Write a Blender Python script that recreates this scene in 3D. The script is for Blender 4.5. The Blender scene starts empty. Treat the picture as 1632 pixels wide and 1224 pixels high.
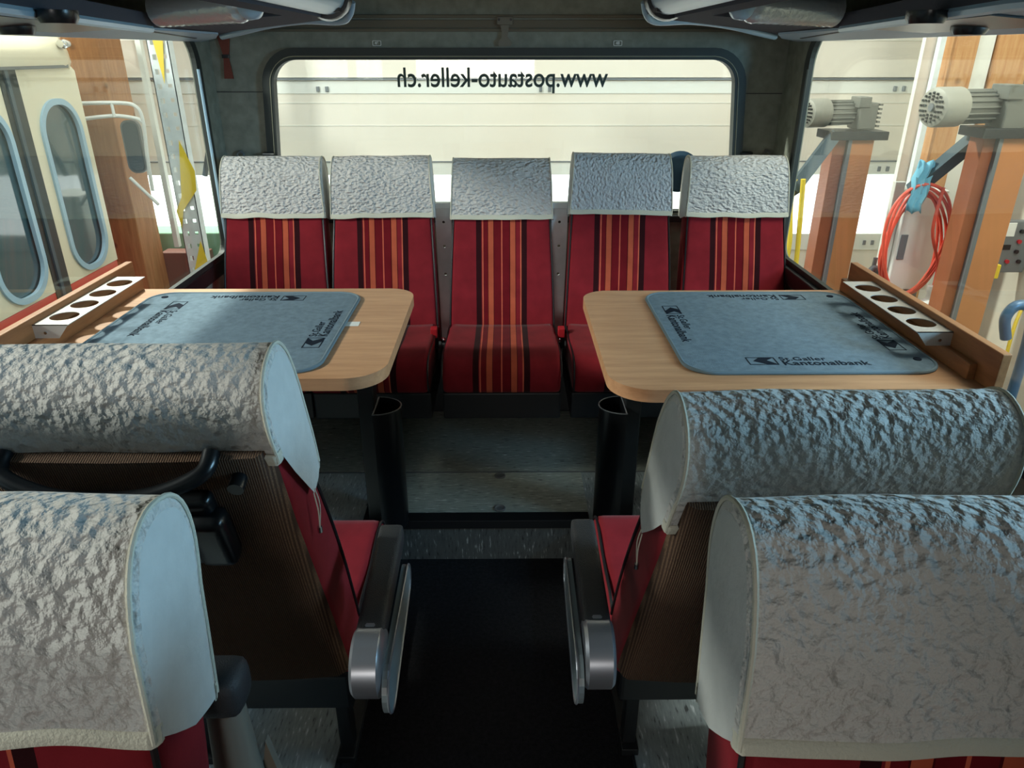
import bpy, bmesh, math, random
from mathutils import Vector, Matrix, noise
from mathutils.geometry import tessellate_polygon
random.seed(4)
PI = math.pi
sc = bpy.context.scene
COL = sc.collection

# ------------------------------------------------------------------ camera, world, light
cam_d = bpy.data.cameras.new('camera'); cam = bpy.data.objects.new('camera', cam_d); COL.objects.link(cam)
cam.location = (0.02, 0, 1.66)
cam.rotation_euler = (math.radians(90 - 24.5), 0, math.radians(-0.5))
cam_d.sensor_width = 36; cam_d.lens = 36 * 1160 / 1632; cam_d.clip_start = 0.02
sc.camera = cam
sc.view_settings.view_transform = 'Standard'; sc.view_settings.look = 'None'
sc.view_settings.gamma = 1; sc.view_settings.use_curve_mapping = False
sc.view_settings.exposure = 0.0
w = bpy.data.worlds.new('hall_ambient'); sc.world = w; w.use_nodes = True
w.node_tree.nodes['Background'].inputs[0].default_value = (0.62, 0.78, 0.90, 1)
w.node_tree.nodes['Background'].inputs[1].default_value = 0.46

def area(name, loc, target, size, power, color, sy=None):
    d = bpy.data.lights.new(name, 'AREA'); d.energy = power; d.color = color
    d.size = size
    if sy: d.shape = 'RECTANGLE'; d.size_y = sy
    o = bpy.data.objects.new(name, d); COL.objects.link(o); o.location = loc
    o.rotation_euler = (Vector(target) - Vector(loc)).to_track_quat('-Z', 'Y').to_euler()
    return o
# two hall lamps, added garage fills, bus-front daylight, bluish light from the right
area('hall_lamp_rear_left', (-2.75, 5.2, 4.75), (-0.95, 2.0, 0.96), 0.30, 600, (1.0, 0.95, 0.86))
area('fill_garage_door', (0.0, 3.9, 4.2), (0.0, 5.3, 0.6), 5.0, 98, (1.0, 0.96, 0.93), 0.5)  # added to brighten the garage door, stands for no known fixture
area('fill_garage_right', (2.4, 1.8, 3.2), (2.5, 4.2, 0.6), 1.0, 80, (1.0, 0.93, 0.82))  # extra light added for the garage on the right
area('fill_garage_left', (-1.75, 2.2, 3.6), (-2.6, 4.4, 0.8), 0.8, 45, (1.0, 0.96, 0.88))  # added fill for the parked bus and posts on the left
area('hall_lamp_front_left', (-4.2, .6, 3.1), (0.1, 3.0, 1.05), 0.4, 230, (1.0, 0.95, 0.90))
area('windscreen_daylight', (-0.4, -5.0, 1.75), (-0.2, 2.6, 1.0), 1.8, 66, (1.0, 0.95, 0.88), 0.9)
area('blue_light_right', (2.35, 0.85, 1.68), (-0.3, 0.8, 1.15), 0.8, 54, (0.36, 0.68, 1.0), 0.4)  # bluish light from the right; source unseen, placed outside the window

# ------------------------------------------------------------------ materials
def srgb(r, g, b):
    f = lambda c: (c/255/12.92 if c/255 <= .04045 else ((c/255 + .055)/1.055)**2.4)
    return (f(r), f(g), f(b), 1)
MATS = {}
def mat(name, rgb, rough=.6, metal=0.0, spec=.5, var=.0, vscale=20, bump=0, bscale=80, bdist=.002, alpha=None, emit=0, sheen=0, coat=0):
    m = bpy.data.materials.new(name); m.use_nodes = True; nt = m.node_tree; N = nt.nodes; L = nt.links
    b = N['Principled BSDF']; c = srgb(*rgb)
    b.inputs['Base Color'].default_value = c; b.inputs['Roughness'].default_value = rough
    b.inputs['Metallic'].default_value = metal; b.inputs['Specular IOR Level'].default_value = spec
    if sheen: b.inputs['Sheen Weight'].default_value = sheen; b.inputs['Sheen Roughness'].default_value = .4
    if coat: b.inputs['Coat Weight'].default_value = coat
    if emit: b.inputs['Emission Color'].default_value = c; b.inputs['Emission Strength'].default_value = emit
    tc = N.new('ShaderNodeTexCoord')
    if var:
        n = N.new('ShaderNodeTexNoise'); n.inputs['Scale'].default_value = vscale; n.inputs['Detail'].default_value = 5
        L.new(tc.outputs['Object'], n.inputs['Vector'])
        mr = N.new('ShaderNodeMapRange'); mr.inputs['From Min'].default_value = .3; mr.inputs['From Max'].default_value = .7
        mr.inputs['To Min'].default_value = 1 - var; mr.inputs['To Max'].default_value = 1 + var
        L.new(n.outputs['Fac'], mr.inputs['Value'])
        mx = N.new('ShaderNodeMix'); mx.data_type = 'RGBA'; mx.blend_type = 'MULTIPLY'; mx.inputs[0].default_value = 1
        mx.inputs[6].default_value = c; L.new(mr.outputs[0], mx.inputs[7]); L.new(mx.outputs[2], b.inputs['Base Color'])
    if bump:
        n2 = N.new('ShaderNodeTexNoise'); n2.inputs['Scale'].default_value = bscale; n2.inputs['Detail'].default_value = 4
        L.new(tc.outputs['Object'], n2.inputs['Vector'])
        bp = N.new('ShaderNodeBump'); bp.inputs['Strength'].default_value = bump; bp.inputs['Distance'].default_value = bdist
        L.new(n2.outputs['Fac'], bp.inputs['Height']); L.new(bp.outputs[0], b.inputs['Normal'])
    MATS[name] = m
    return m

def glass(name, tint=(.90, .96, .95), refl=.06):
    m = bpy.data.materials.new(name); m.use_nodes = True; N = m.node_tree.nodes; L = m.node_tree.links
    N.remove(N['Principled BSDF']); out = N['Material Output']
    t = N.new('ShaderNodeBsdfTransparent'); t.inputs[0].default_value = (*tint, 1)
    g = N.new('ShaderNodeBsdfGlossy'); g.inputs['Roughness'].default_value = .02
    lw = N.new('ShaderNodeLayerWeight'); lw.inputs['Blend'].default_value = .5
    pw = N.new('ShaderNodeMath'); pw.operation = 'POWER'; pw.inputs[1].default_value = 4; L.new(lw.outputs['Facing'], pw.inputs[0])
    fr = N.new('ShaderNodeMath'); fr.operation = 'MULTIPLY_ADD'; fr.inputs[1].default_value = .5; fr.inputs[2].default_value = refl/2; L.new(pw.outputs[0], fr.inputs[0])
    mx = N.new('ShaderNodeMixShader'); L.new(fr.outputs[0], mx.inputs[0]); L.new(t.outputs[0], mx.inputs[1]); L.new(g.outputs[0], mx.inputs[2])
    L.new(mx.outputs[0], out.inputs['Surface']); return m

def ramp_const(N, stops):
    r = N.new('ShaderNodeValToRGB'); r.color_ramp.interpolation = 'CONSTANT'
    e = r.color_ramp.elements
    e[0].position = stops[0][0]; e[0].color = stops[0][1]
    e[1].position = stops[1][0]; e[1].color = stops[1][1]
    for p, c in stops[2:]:
        k = e.new(p); k.color = c
    return r

def stripe_mat():
    m = mat('striped_red_moquette', (142, 32, 44), rough=.95, spec=.12, bump=.35, bscale=900, bdist=.0008, sheen=.06)
    N = m.node_tree.nodes; L = m.node_tree.links; b = N['Principled BSDF']
    tc = N.new('ShaderNodeTexCoord'); sp = N.new('ShaderNodeSeparateXYZ'); L.new(tc.outputs['Object'], sp.inputs[0])
    mr = N.new('ShaderNodeMapRange'); mr.inputs['From Min'].default_value = -.15; mr.inputs['From Max'].default_value = .15
    L.new(sp.outputs['X'], mr.inputs['Value'])
    RED = srgb(132, 34, 42); DK = srgb(48, 16, 20); PK = srgb(206, 98, 74); OR = srgb(186, 88, 62); DR = srgb(112, 22, 30); BL = srgb(80, 12, 20)
    xs = [(-.15, RED), (-.103, DK), (-.080, PK), (-.076, RED), (-.058, BL), (-.056, OR), (-.034, BL), (-.031, DR), (-.003, PK), (.002, DR),
          (.031, BL), (.033, OR), (.055, BL), (.057, DR), (.075, PK), (.079, RED), (.083, DK), (.104, RED)]
    r = ramp_const(N, [((x + .15)/.3, c) for x, c in xs]); L.new(mr.outputs[0], r.inputs[0])
    n = N.new('ShaderNodeTexNoise'); n.inputs['Scale'].default_value = 14; n.inputs['Detail'].default_value = 6
    L.new(tc.outputs['Object'], n.inputs['Vector'])
    m2 = N.new('ShaderNodeMapRange'); m2.inputs['From Min'].default_value = .3; m2.inputs['From Max'].default_value = .7
    m2.inputs['To Min'].default_value = .82; m2.inputs['To Max'].default_value = 1.12; L.new(n.outputs['Fac'], m2.inputs['Value'])
    mx = N.new('ShaderNodeMix'); mx.data_type = 'RGBA'; mx.blend_type = 'MULTIPLY'; mx.inputs[0].default_value = 1
    L.new(r.outputs[0], mx.inputs[6]); L.new(m2.outputs[0], mx.inputs[7]); L.new(mx.outputs[2], b.inputs['Base Color'])
    return m

def crinkle_mat(name, rgb, scale=70, strength=1.0, dist=.010, aniso=(1, 1, 1)):
    m = mat(name, rgb, rough=.92, spec=.15, sheen=.15)
    N = m.node_tree.nodes; L = m.node_tree.links; b = N['Principled BSDF']
    tc = N.new('ShaderNodeTexCoord'); mp = N.new('ShaderNodeMapping'); mp.inputs['Scale'].default_value = aniso
    L.new(tc.outputs['Object'], mp.inputs[0])
    dn = N.new('ShaderNodeTexNoise'); dn.inputs['Scale'].default_value = 30; dn.inputs['Detail'].default_value = 2
    L.new(mp.outputs[0], dn.inputs['Vector'])
    ad = N.new('ShaderNodeMix'); ad.data_type = 'RGBA'; ad.blend_type = 'ADD'; ad.inputs[0].default_value = .02
    L.new(mp.outputs[0], ad.inputs[6]); L.new(dn.outputs['Color'], ad.inputs[7])
    v = N.new('ShaderNodeTexVoronoi'); v.feature = 'SMOOTH_F1'; v.inputs['Scale'].default_value = scale; v.inputs['Smoothness'].default_value = .6
    L.new(ad.outputs[2], v.inputs['Vector'])
    n = N.new('ShaderNodeTexNoise'); n.inputs['Scale'].default_value = scale*1.1; n.inputs['Detail'].default_value = 3
    L.new(mp.outputs[0], n.inputs['Vector'])
    mm = N.new('ShaderNodeMath'); mm.operation = 'MULTIPLY_ADD'; mm.inputs[1].default_value = .7
    L.new(v.outputs['Distance'], mm.inputs[0]); L.new(n.outputs['Fac'], mm.inputs[2])
    bp = N.new('ShaderNodeBump'); bp.inputs['Strength'].default_value = strength; bp.inputs['Distance'].default_value = dist
    L.new(mm.outputs[0], bp.inputs['Height']); L.new(bp.outputs[0], b.inputs['Normal'])
    return m

def rib_mat():
    m = mat('brown_ribbed_backing', (98, 74, 58), rough=.95, spec=.15)
    N = m.node_tree.nodes; L = m.node_tree.links; b = N['Principled BSDF']
    tc = N.new('ShaderNodeTexCoord')
    wv = N.new('ShaderNodeTexWave'); wv.wave_type = 'BANDS'; wv.bands_direction = 'X'; wv.inputs['Scale'].default_value = 95
    wv.inputs['Distortion'].default_value = .6; wv.inputs['Detail'].default_value = 2; wv.inputs['Detail Scale'].default_value = 4
    L.new(tc.outputs['Object'], wv.inputs['Vector'])
    n = N.new('ShaderNodeTexNoise'); n.inputs['Scale'].default_value = 420; L.new(tc.outputs['Object'], n.inputs['Vector'])
    mu = N.new('ShaderNodeMath'); mu.operation = 'MULTIPLY'; L.new(wv.outputs['Fac'], mu.inputs[0]); L.new(n.outputs['Fac'], mu.inputs[1])
    r = N.new('ShaderNodeValToRGB'); r.color_ramp.elements[0].color = srgb(74, 56, 46); r.color_ramp.elements[0].position = .1
    r.color_ramp.elements[1].color = srgb(122, 96, 76); r.color_ramp.elements[1].position = .6
    L.new(mu.outputs[0], r.inputs[0]); L.new(r.outputs[0], b.inputs['Base Color'])
    bp = N.new('ShaderNodeBump'); bp.inputs['Strength'].default_value = .7; bp.inputs['Distance'].default_value = .002
    L.new(mu.outputs[0], bp.inputs['Height']); L.new(bp.outputs[0], b.inputs['Normal'])
    return m

def wood_mat(name, a, c, scale=(1.5, 14, 14), rough=.45, knots=False):
    m = mat(name, a, rough=rough, spec=.4)
    N = m.node_tree.nodes; L = m.node_tree.links; b = N['Principled BSDF']
    tc = N.new('ShaderNodeTexCoord'); mp = N.new('ShaderNodeMapping'); mp.inputs['Scale'].default_value = scale
    L.new(tc.outputs['Object'], mp.inputs[0])
    n = N.new('ShaderNodeTexNoise'); n.inputs['Scale'].default_value = 3; n.inputs['Detail'].default_value = 8; n.inputs['Roughness'].default_value = .65
    L.new(mp.outputs[0], n.inputs['Vector'])
    r = N.new('ShaderNodeValToRGB'); r.color_ramp.elements[0].color = srgb(*c); r.color_ramp.elements[0].position = .3
    r.color_ramp.elements[1].color = srgb(*a); r.color_ramp.elements[1].position = .68
    L.new(n.outputs['Fac'], r.inputs[0]); last = r.outputs[0]
    if knots:
        v = N.new('ShaderNodeTexVoronoi'); v.inputs['Scale'].default_value = 5; L.new(tc.outputs['Object'], v.inputs['Vector'])
        k = N.new('ShaderNodeMapRange'); k.inputs['From Min'].default_value = .05; k.inputs['From Max'].default_value = .13
        k.inputs['To Min'].default_value = .45; k.inputs['To Max'].default_value = 1; L.new(v.outputs['Distance'], k.inputs['Value'])
        mx = N.new('ShaderNodeMix'); mx.data_type = 'RGBA'; mx.blend_type = 'MULTIPLY'; mx.inputs[0].default_value = 1
        L.new(last, mx.inputs[6]); L.new(k.outputs[0], mx.inputs[7]); last = mx.outputs[2]
    L.new(last, b.inputs['Base Color'])
    return m

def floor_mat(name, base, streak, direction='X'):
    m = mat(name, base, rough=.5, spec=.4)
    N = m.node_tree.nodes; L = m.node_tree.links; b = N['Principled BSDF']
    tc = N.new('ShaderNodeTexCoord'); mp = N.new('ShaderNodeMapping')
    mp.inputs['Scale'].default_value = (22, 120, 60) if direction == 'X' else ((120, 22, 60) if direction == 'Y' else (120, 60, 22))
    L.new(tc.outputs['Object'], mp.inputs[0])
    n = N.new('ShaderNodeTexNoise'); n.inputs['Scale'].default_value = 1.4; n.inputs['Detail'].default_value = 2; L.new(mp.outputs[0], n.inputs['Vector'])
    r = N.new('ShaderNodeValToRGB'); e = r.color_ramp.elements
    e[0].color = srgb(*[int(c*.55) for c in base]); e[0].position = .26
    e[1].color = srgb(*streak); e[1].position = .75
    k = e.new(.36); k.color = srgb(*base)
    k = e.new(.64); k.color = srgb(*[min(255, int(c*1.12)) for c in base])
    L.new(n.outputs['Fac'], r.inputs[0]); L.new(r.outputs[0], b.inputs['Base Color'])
    return m

M_STR = stripe_mat()
M_RED = mat('plain_red_moquette', (150, 26, 40), rough=.95, spec=.12, var=.12, vscale=15, bump=.3, bscale=900, bdist=.0008, sheen=.06)
M_COV = crinkle_mat('crinkled_white_cotton', (206, 202, 196))
M_COVR = crinkle_mat('crinkled_cotton_fine', (206, 202, 198), scale=100, strength=1.0, dist=.014, aniso=(.6, 1, 1))
M_COVG = crinkle_mat('waffle_cotton', (196, 198, 200), scale=95, strength=1.0, dist=.012, aniso=(1, 1, .8))
M_GUS = mat('smooth_white_cotton', (200, 200, 196), rough=.9, spec=.12, var=.04, vscale=40, bump=.5, bscale=110, bdist=.002)
M_SEAM = mat('cream_cotton_hem', (202, 197, 180), rough=.9, spec=.12, bump=.6, bscale=260, bdist=.002)
M_RIB = rib_mat()
M_PIPE = mat('black_piping', (22, 20, 22), rough=.45)
M_BLK = mat('black_metal', (24, 27, 29), rough=.42, spec=.5)
M_BLKP = mat('black_plastic', (20, 22, 24), rough=.28, spec=.5, bump=.12, bscale=400, bdist=.0005)
M_BLKG = mat('black_grained_vinyl', (38, 40, 43), rough=.55, spec=.5, bump=.7, bscale=520, bdist=.0015)
M_SIL = mat('silver_painted_metal', (150, 152, 158), rough=.32, metal=.7)
M_GRYP = mat('grey_plastic', (112, 124, 128), rough=.4)
M_CHR = mat('polished_chrome', (210, 212, 214), rough=.12, metal=1)
M_STEEL = mat('brushed_steel', (196, 190, 182), rough=.38, metal=.35, bump=.1, bscale=300, bdist=.0004)
M_WOOD = wood_mat('beech_laminate', (212, 160, 118), (186, 134, 94))
M_WOODD = wood_mat('beech_edge', (176, 118, 74), (140, 90, 54), scale=(14, 1.5, 14))
M_MAT = mat('grey_blue_carpet', (122, 140, 152), rough=.98, spec=.08, var=.14, vscale=60, bump=.9, bscale=700, bdist=.002)
M_MATE = mat('pale_blue_binding', (120, 136, 144), rough=.95, spec=.1, bump=.5, bscale=500, bdist=.001)
M_INK = mat('navy_print', (28, 36, 48), rough=.9, spec=.1)
M_FELT = mat('dark_grey_felt', (140, 142, 130), rough=.98, spec=.08, var=.16, vscale=25, bump=.6, bscale=600, bdist=.002)
M_RUB = mat('window_rubber', (44, 50, 46), rough=.6, var=.06)
M_BEAD = mat('pale_bead', (150, 146, 122), rough=.5)
M_FLR = floor_mat('marbled_floor_cross', (158, 164, 154), (236, 240, 232), 'X')
M_FLRY = floor_mat('marbled_floor_long', (144, 154, 156), (226, 232, 236), 'Y')
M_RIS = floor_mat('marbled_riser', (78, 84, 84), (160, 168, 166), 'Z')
M_CARP = mat('black_ribbed_matting', (40, 41, 44), rough=.98, spec=.1, bump=.8, bscale=240, bdist=.004, var=.25, vscale=90)
M_PANEL = mat('blue_grey_plastic', (150, 172, 190), rough=.45, spec=.45, bump=.15, bscale=500, bdist=.0006)
M_LIP = mat('light_blue_trim', (160, 190, 208), rough=.35)
M_GREYF = mat('rack_underside_fabric', (78, 80, 88), rough=.95, spec=.1, bump=.5, bscale=500, bdist=.001)
M_LENS = mat('ribbed_lamp_lens', (200, 206, 206), rough=.2, metal=.35, bump=.6, bscale=60, bdist=.004)
M_TAN = mat('taupe_lamp_housing', (122, 118, 108), rough=.45, metal=.2)
M_GLASS = glass('window_glass')
M_BGLASS = mat('dark_bus_glass', (42, 74, 80), rough=.08, spec=.8, coat=.5)
M_HAM = mat('red_brown_strap', (120, 58, 44), rough=.7)
M_BELT = mat('red_plastic', (176, 36, 44), rough=.35)
# garage
M_DOOR = mat('cream_door_panel', (222, 214, 200), rough=.65, var=.02, vscale=2)
M_RAIL = mat('white_aluminium', (222, 222, 214), rough=.45, metal=.1)
M_DAY = mat('bright_daylight_pane', (255, 255, 255), rough=.5, emit=2.2)
M_GREY = mat('grey_steel', (118, 122, 124), rough=.5, metal=.3)
M_CREAM = mat('cream_coach_paint', (232, 222, 194), rough=.3, coat=.3)
M_COACHR = mat('red_coach_paint', (206, 52, 46), rough=.35, coat=.3)
M_YELP = mat('yellow_coach_paint', (230, 170, 40), rough=.4)
M_GLU = wood_mat('glulam_timber', (176, 126, 84), (146, 98, 62), scale=(14, 14, 1.2), rough=.7, knots=True)
M_ORW = wood_mat('orange_timber', (200, 156, 108), (176, 122, 76), scale=(14, 14, 1.2), rough=.7, knots=True)
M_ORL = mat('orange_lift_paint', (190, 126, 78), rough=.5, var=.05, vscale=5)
M_ORLD = mat('brown_orange_lift_side', (146, 84, 52), rough=.5, var=.08, vscale=8)  # darker orange for the side channel of the columns
M_MOT = mat('grey_motor_paint', (112, 112, 104), rough=.5, metal=.2)
M_MOTL = mat('pale_motor_cover', (150, 147, 135), rough=.5, metal=.1)
M_TEAL = mat('dark_teal_paint', (58, 76, 84), rough=.5)
M_HOSE = mat('coral_red_hose', (232, 92, 70), rough=.4)
M_YEL = mat('yellow_plastic', (236, 204, 60), rough=.5)
M_WHI = mat('white_plastic', (232, 232, 226), rough=.45)
M_PAPB = mat('blue_paper', (130, 196, 220), rough=.9)
M_WALLW = mat('pale_concrete_wall', (206, 200, 184), rough=.9, var=.05, vscale=3)
M_CONC = mat('garage_concrete', (120, 118, 112), rough=.85, var=.1, vscale=4)
M_GALV = mat('galvanised_steel', (216, 222, 222), rough=.5, metal=.1, var=.08, vscale=18)
M_GREEN = mat('green_reflection_tint', (128, 168, 140), rough=.6)  # colour of the reflection on the door's bottom rail
M_BLUEB = mat('steel_blue_tube', (86, 112, 138), rough=.35, metal=.3)
M_DBL = mat('dark_blue_foam', (38, 70, 90), rough=.7)

# ------------------------------------------------------------------ mesh helpers
def link(name, me, m, parent=None, loc=(0, 0, 0), rot=(0, 0, 0), smooth=False):
    o = bpy.data.objects.new(name, me); COL.objects.link(o)
    if m is not None: me.materials.append(m)
    if smooth:
        for p in me.polygons: p.use_smooth = True
    o.location = loc; o.rotation_euler = rot
    if parent: o.parent = parent
    return o
def empty(name, loc=(0, 0, 0), rz=0):
    o = bpy.data.objects.new(name, None); COL.objects.link(o); o.location = loc; o.rotation_euler = (0, 0, rz); o.empty_display_size = .1
    return o
def tag(o, label=None, cat=None, group=None, kind=None):
    if label: o['label'] = label
    if cat: o['category'] = cat
    if group: o['group'] = group
    if kind: o['kind'] = kind
    return o
class MB:
    def __init__(s): s.v = []; s.f = []
    def add(s, vs, fs):
        k = len(s.v); s.v += [tuple(p) for p in vs]; s.f += [tuple(i + k for i in f) for f in fs]; return s
    def box(s, a, b, bev=0, T=None):
        bm = bmesh.new(); bmesh.ops.create_cube(bm, size=1)
        for v in bm.verts:
            v.co = Vector([(a[i] + b[i])/2 + v.co[i]*(b[i] - a[i]) for i in range(3)])
        if bev: bmesh.ops.bevel(bm, geom=bm.edges[:], offset=bev, segments=3, profile=.6, affect='EDGES')
        return s.bm(bm, T)
    def bm(s, bm, T=None):
        bm.verts.index_update()
        vs = [(T @ v.co) if T else v.co.copy() for v in bm.verts]
        s.add(vs, [[v.index for v in f.verts] for f in bm.faces]); bm.free(); return s
    def tube(s, pts, r, n=10, closed=False, caps=True):
        pts = [Vector(p) for p in pts]; N = len(pts); rr = r if hasattr(r, '__len__') else [r]*N
        rings = []; up = None
        for i, p in enumerate(pts):
            if closed: d = pts[(i + 1) % N] - pts[i - 1]
            else: d = pts[min(i + 1, N - 1)] - pts[max(i - 1, 0)]
            d.normalize()
            if up is None:
                up = d.orthogonal().normalized()
            else:
                up = (up - d*up.dot(d)).normalized()
            b = d.cross(up)
            rings.append([p + (up*math.cos(2*PI*k/n) + b*math.sin(2*PI*k/n))*rr[i] for k in range(n)])
        vs = [q for rg in rings for q in rg]; fs = []
        for i in range(N if closed else N - 1):
            j = (i + 1) % N
            for k in range(n): fs.append((i*n + k, i*n + (k + 1) % n, j*n + (k + 1) % n, j*n + k))
        if caps and not closed: fs.append(tuple(range(n))[::-1]); fs.append(tuple((N - 1)*n + k for k in range(n)))
        return s.add(vs, fs)
    def cyl(s, p, q, r, n=24, r2=None): return s.tube([p, q], [r, r if r2 is None else r2], n)
    def lathe(s, prof, axis_o, axis_d, n=28):
        o = Vector(axis_o); d = Vector(axis_d).normalized(); u = d.orthogonal().normalized(); b = d.cross(u)
        vs = []; fs = []
        for (r, h) in prof:
            for k in range(n):
                a = 2*PI*k/n; vs.append(o + d*h + (u*math.cos(a) + b*math.sin(a))*max(r, 1e-5))
        for i in range(len(prof) - 1):
            for k in range(n): fs.append((i*n + k, i*n + (k + 1) % n, (i + 1)*n + (k + 1) % n, (i + 1)*n + k))
        fs.append(tuple(range(n))[::-1]); fs.append(tuple((len(prof) - 1)*n + k for k in range(n)))
        return s.add(vs, fs)
    def plate(s, outer, holes, t, T):
        """2-D outline with holes, extruded by t along local z, placed by T (function of 3 coords)."""
        loops = [list(outer)] + [list(h) for h in holes]
        flat = [p for lp in loops for p in lp]; n = len(flat)
        tris = tessellate_polygon([[Vector((p[0], p[1], 0)) for p in lp] for lp in loops])
        vs = [T(p[0], p[1], 0) for p in flat] + [T(p[0], p[1], t) for p in flat]
        fs = [tuple(t_) for t_ in tris] + [tuple(i + n for i in t_[::-1]) for t_ in tris]
        k = 0
        for lp in loops:
            m = len(lp)
            for i in range(m):
                a, b = k + i, k + (i + 1) % m; fs.append((a, b, b + n, a + n))
            k += m
        return s.add(vs, fs)
    def build(s, name, m, parent=None, loc=(0, 0, 0), rot=(0, 0, 0), smooth=False, angle=None):
        me = bpy.data.meshes.new(name); me.from_pydata(s.v, [], s.f)
        bm = bmesh.new(); bm.from_mesh(me); bmesh.ops.recalc_face_normals(bm, faces=bm.faces[:]); bm.to_mesh(me); bm.free()
        o = link(name, me, m, parent, loc, rot)
        if smooth or angle:
            me.polygons.foreach_set('use_smooth', [True]*len(me.polygons))
            me.set_sharp_from_angle(angle=math.radians(angle or 40))
        return o
def rrect(x0, y0, x1, y1, r, n=6):
    if not hasattr(r, '__len__'): r = [r]*4       # order: x1y0, x1y1, x0y1, x0y0
    out = []
    for (cx, cy, a0, q) in ((x1, y0, -90, r[0]), (x1, y1, 0, r[1]), (x0, y1, 90, r[2]), (x0, y0, 180, r[3])):
        sx = -1 if cx == x1 else 1; sy = -1 if cy == y1 else 1
        if q < 1e-6: out.append((cx, cy)); continue
        for k in range(n + 1):
            a = math.radians(a0 + 90*k/n); out.append((cx + sx*q + math.cos(a)*q, cy + sy*q + math.sin(a)*q))
    return out
def circ(cx, cy, r, n=28, ry=None):
    return [(cx + math.cos(2*PI*k/n)*r, cy + math.sin(2*PI*k/n)*(ry or r)) for k in range(n)]
XY = lambda x, y, z: (x, y, z)
def smoothpath(pts, n=8, closed=False):
    P = [Vector(p) for p in pts]; out = []; N = len(P)
    for i in range(N if closed else N - 1):
        g = (lambda k: P[k % N]) if closed else (lambda k: P[max(0, min(N - 1, k))])
        a, b, c, d = g(i - 1), g(i), g(i + 1), g(i + 2)
        for j in range(n):
            t = j/n; out.append(.5*((2*b) + (c - a)*t + (2*a - 5*b + 4*c - d)*t*t + (3*b - a - 3*c + d)*t**3))
    if not closed: out.append(P[-1])
    return out
def text_mesh(name, body, size, m, parent=None, mirror=False, bold=.0, extrude=.0004, align='CENTER', T=None, spacing=1.0):
    cu = bpy.data.curves.new(name, 'FONT'); cu.body = body; cu.size = size; cu.offset = bold; cu.extrude = extrude
    cu.align_x = align; cu.align_y = 'CENTER'; cu.space_character = spacing
    o = bpy.data.objects.new(name, cu); COL.objects.link(o)
    me = bpy.data.meshes.new_from_object(o.evaluated_get(bpy.context.evaluated_depsgraph_get()))
    bpy.data.objects.remove(o); bpy.data.curves.remove(cu)
    me.materials.clear()
    if mirror: me.transform(Matrix.Scale(-1, 4, Vector((1, 0, 0)))); me.flip_normals()
    if T: me.transform(T)
    return link(name, me, m, parent)

# ------------------------------------------------------------------ the bus shell
PF = 0.17           # seat platform height above the aisle floor
def structure(mb, name, m, **k):
    o = mb.build(name, m, **k); tag(o, kind='structure'); return o
structure(MB().box((-.37, -4.2, -.05), (.31, 2.13, 0)), 'floor', M_CARP)
structure(MB().box((-1.19, -4.2, -.05), (-.37, 2.44, PF)), 'floor_left', M_FLRY)
structure(MB().box((.31, -4.2, -.05), (1.19, 2.44, PF)), 'floor_right', M_FLRY)
structure(MB().box((-.37, 2.13, -.05), (.31, 2.44, PF)).box((-1.19, 2.44, -.05), (1.19, 3.29, PF)), 'floor_rear', M_FLR)
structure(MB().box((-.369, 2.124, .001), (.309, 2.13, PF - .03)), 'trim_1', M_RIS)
structure(MB().box((-.369, 2.112, PF - .03), (.309, 2.165, PF + .004), .003), 'trim_2', M_BLK)
structure(MB().box((-.375, -4.2, .0), (-.368, 2.12, PF + .004)).box((.308, -4.2, 0), (.315, 2.12, PF + .004)), 'trim_3', M_CARP)
structure(MB().box((-1.18, 2.437, PF), (-.375, 2.444, PF + .002)).box((-.375, 2.437, PF), (1.18, 2.444, PF + .0015)), 'trim_4', M_GREY)
structure(MB().box((-1.25, -4.2, 1.95), (1.25, 3.4, 2.0)), 'ceiling', M_FELT)
# rear wall: felt panel with the rounded rear window opening
hole = [(x, z) for x, z in rrect(-.0, 0, 1, 1, .08)]
def win_outline(g=0.0, n=8):
    # trapezoid window: wider at the bottom
    pts = []
    zt, zb = 1.632 + g, 1.015 - g
    raw = rrect(-.935 - g, zb, .972 + g, zt, [.07 + g*.6, .09 + g, .09 + g, .07 + g*.6], n)
    for x, z in raw:
        k = (zt - z)/(zt - zb); pts.append((x + (.05*k if x > 0 else -.045*k), z))
    return pts
XZ = lambda y0: (lambda x, z, t: (x, y0 + t, z))
structure(MB().plate([(-1.25, PF - .1), (1.25, PF - .1), (1.25, 1.99), (-1.25, 1.99)], [win_outline(.028)], .06, XZ(3.30)), 'wall_rear', M_FELT)
structure(MB().plate(win_outline(.045), [win_outline(.0)], .05, XZ(3.275)), 'window_1', M_RUB)
structure(MB().tube([(x, 3.273, z) for x, z in win_outline(.013)], .0018, 6, closed=True), 'trim_5', M_BEAD)
structure(MB().plate(win_outline(.01), [], .005, XZ(3.318)), 'window_2', M_GLASS)
# mouldings above the rear window, seams in the felt
m = MB()
for z, h, d in ((1.792, .012, .014), (1.742, .012, .012), (1.765, .03, .006)): m.box((-1.2, 3.30 - d, z - h/2), (1.2, 3.302, z + h/2), .003)
structure(m, 'trim_6', mat('moulding_felt', (108, 100, 84), rough=.8))
structure(MB().box((-1.19, 3.296, 1.507), (-.99, 3.301, 1.510)).box((1.02, 3.296, 1.500), (1.19, 3.301, 1.503)), 'trim_7', M_PIPE)
structure(MB().box((-1.2, 3.24, .97), (1.2, 3.31, 1.0), .006), 'trim_8', M_BLK)
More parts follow.
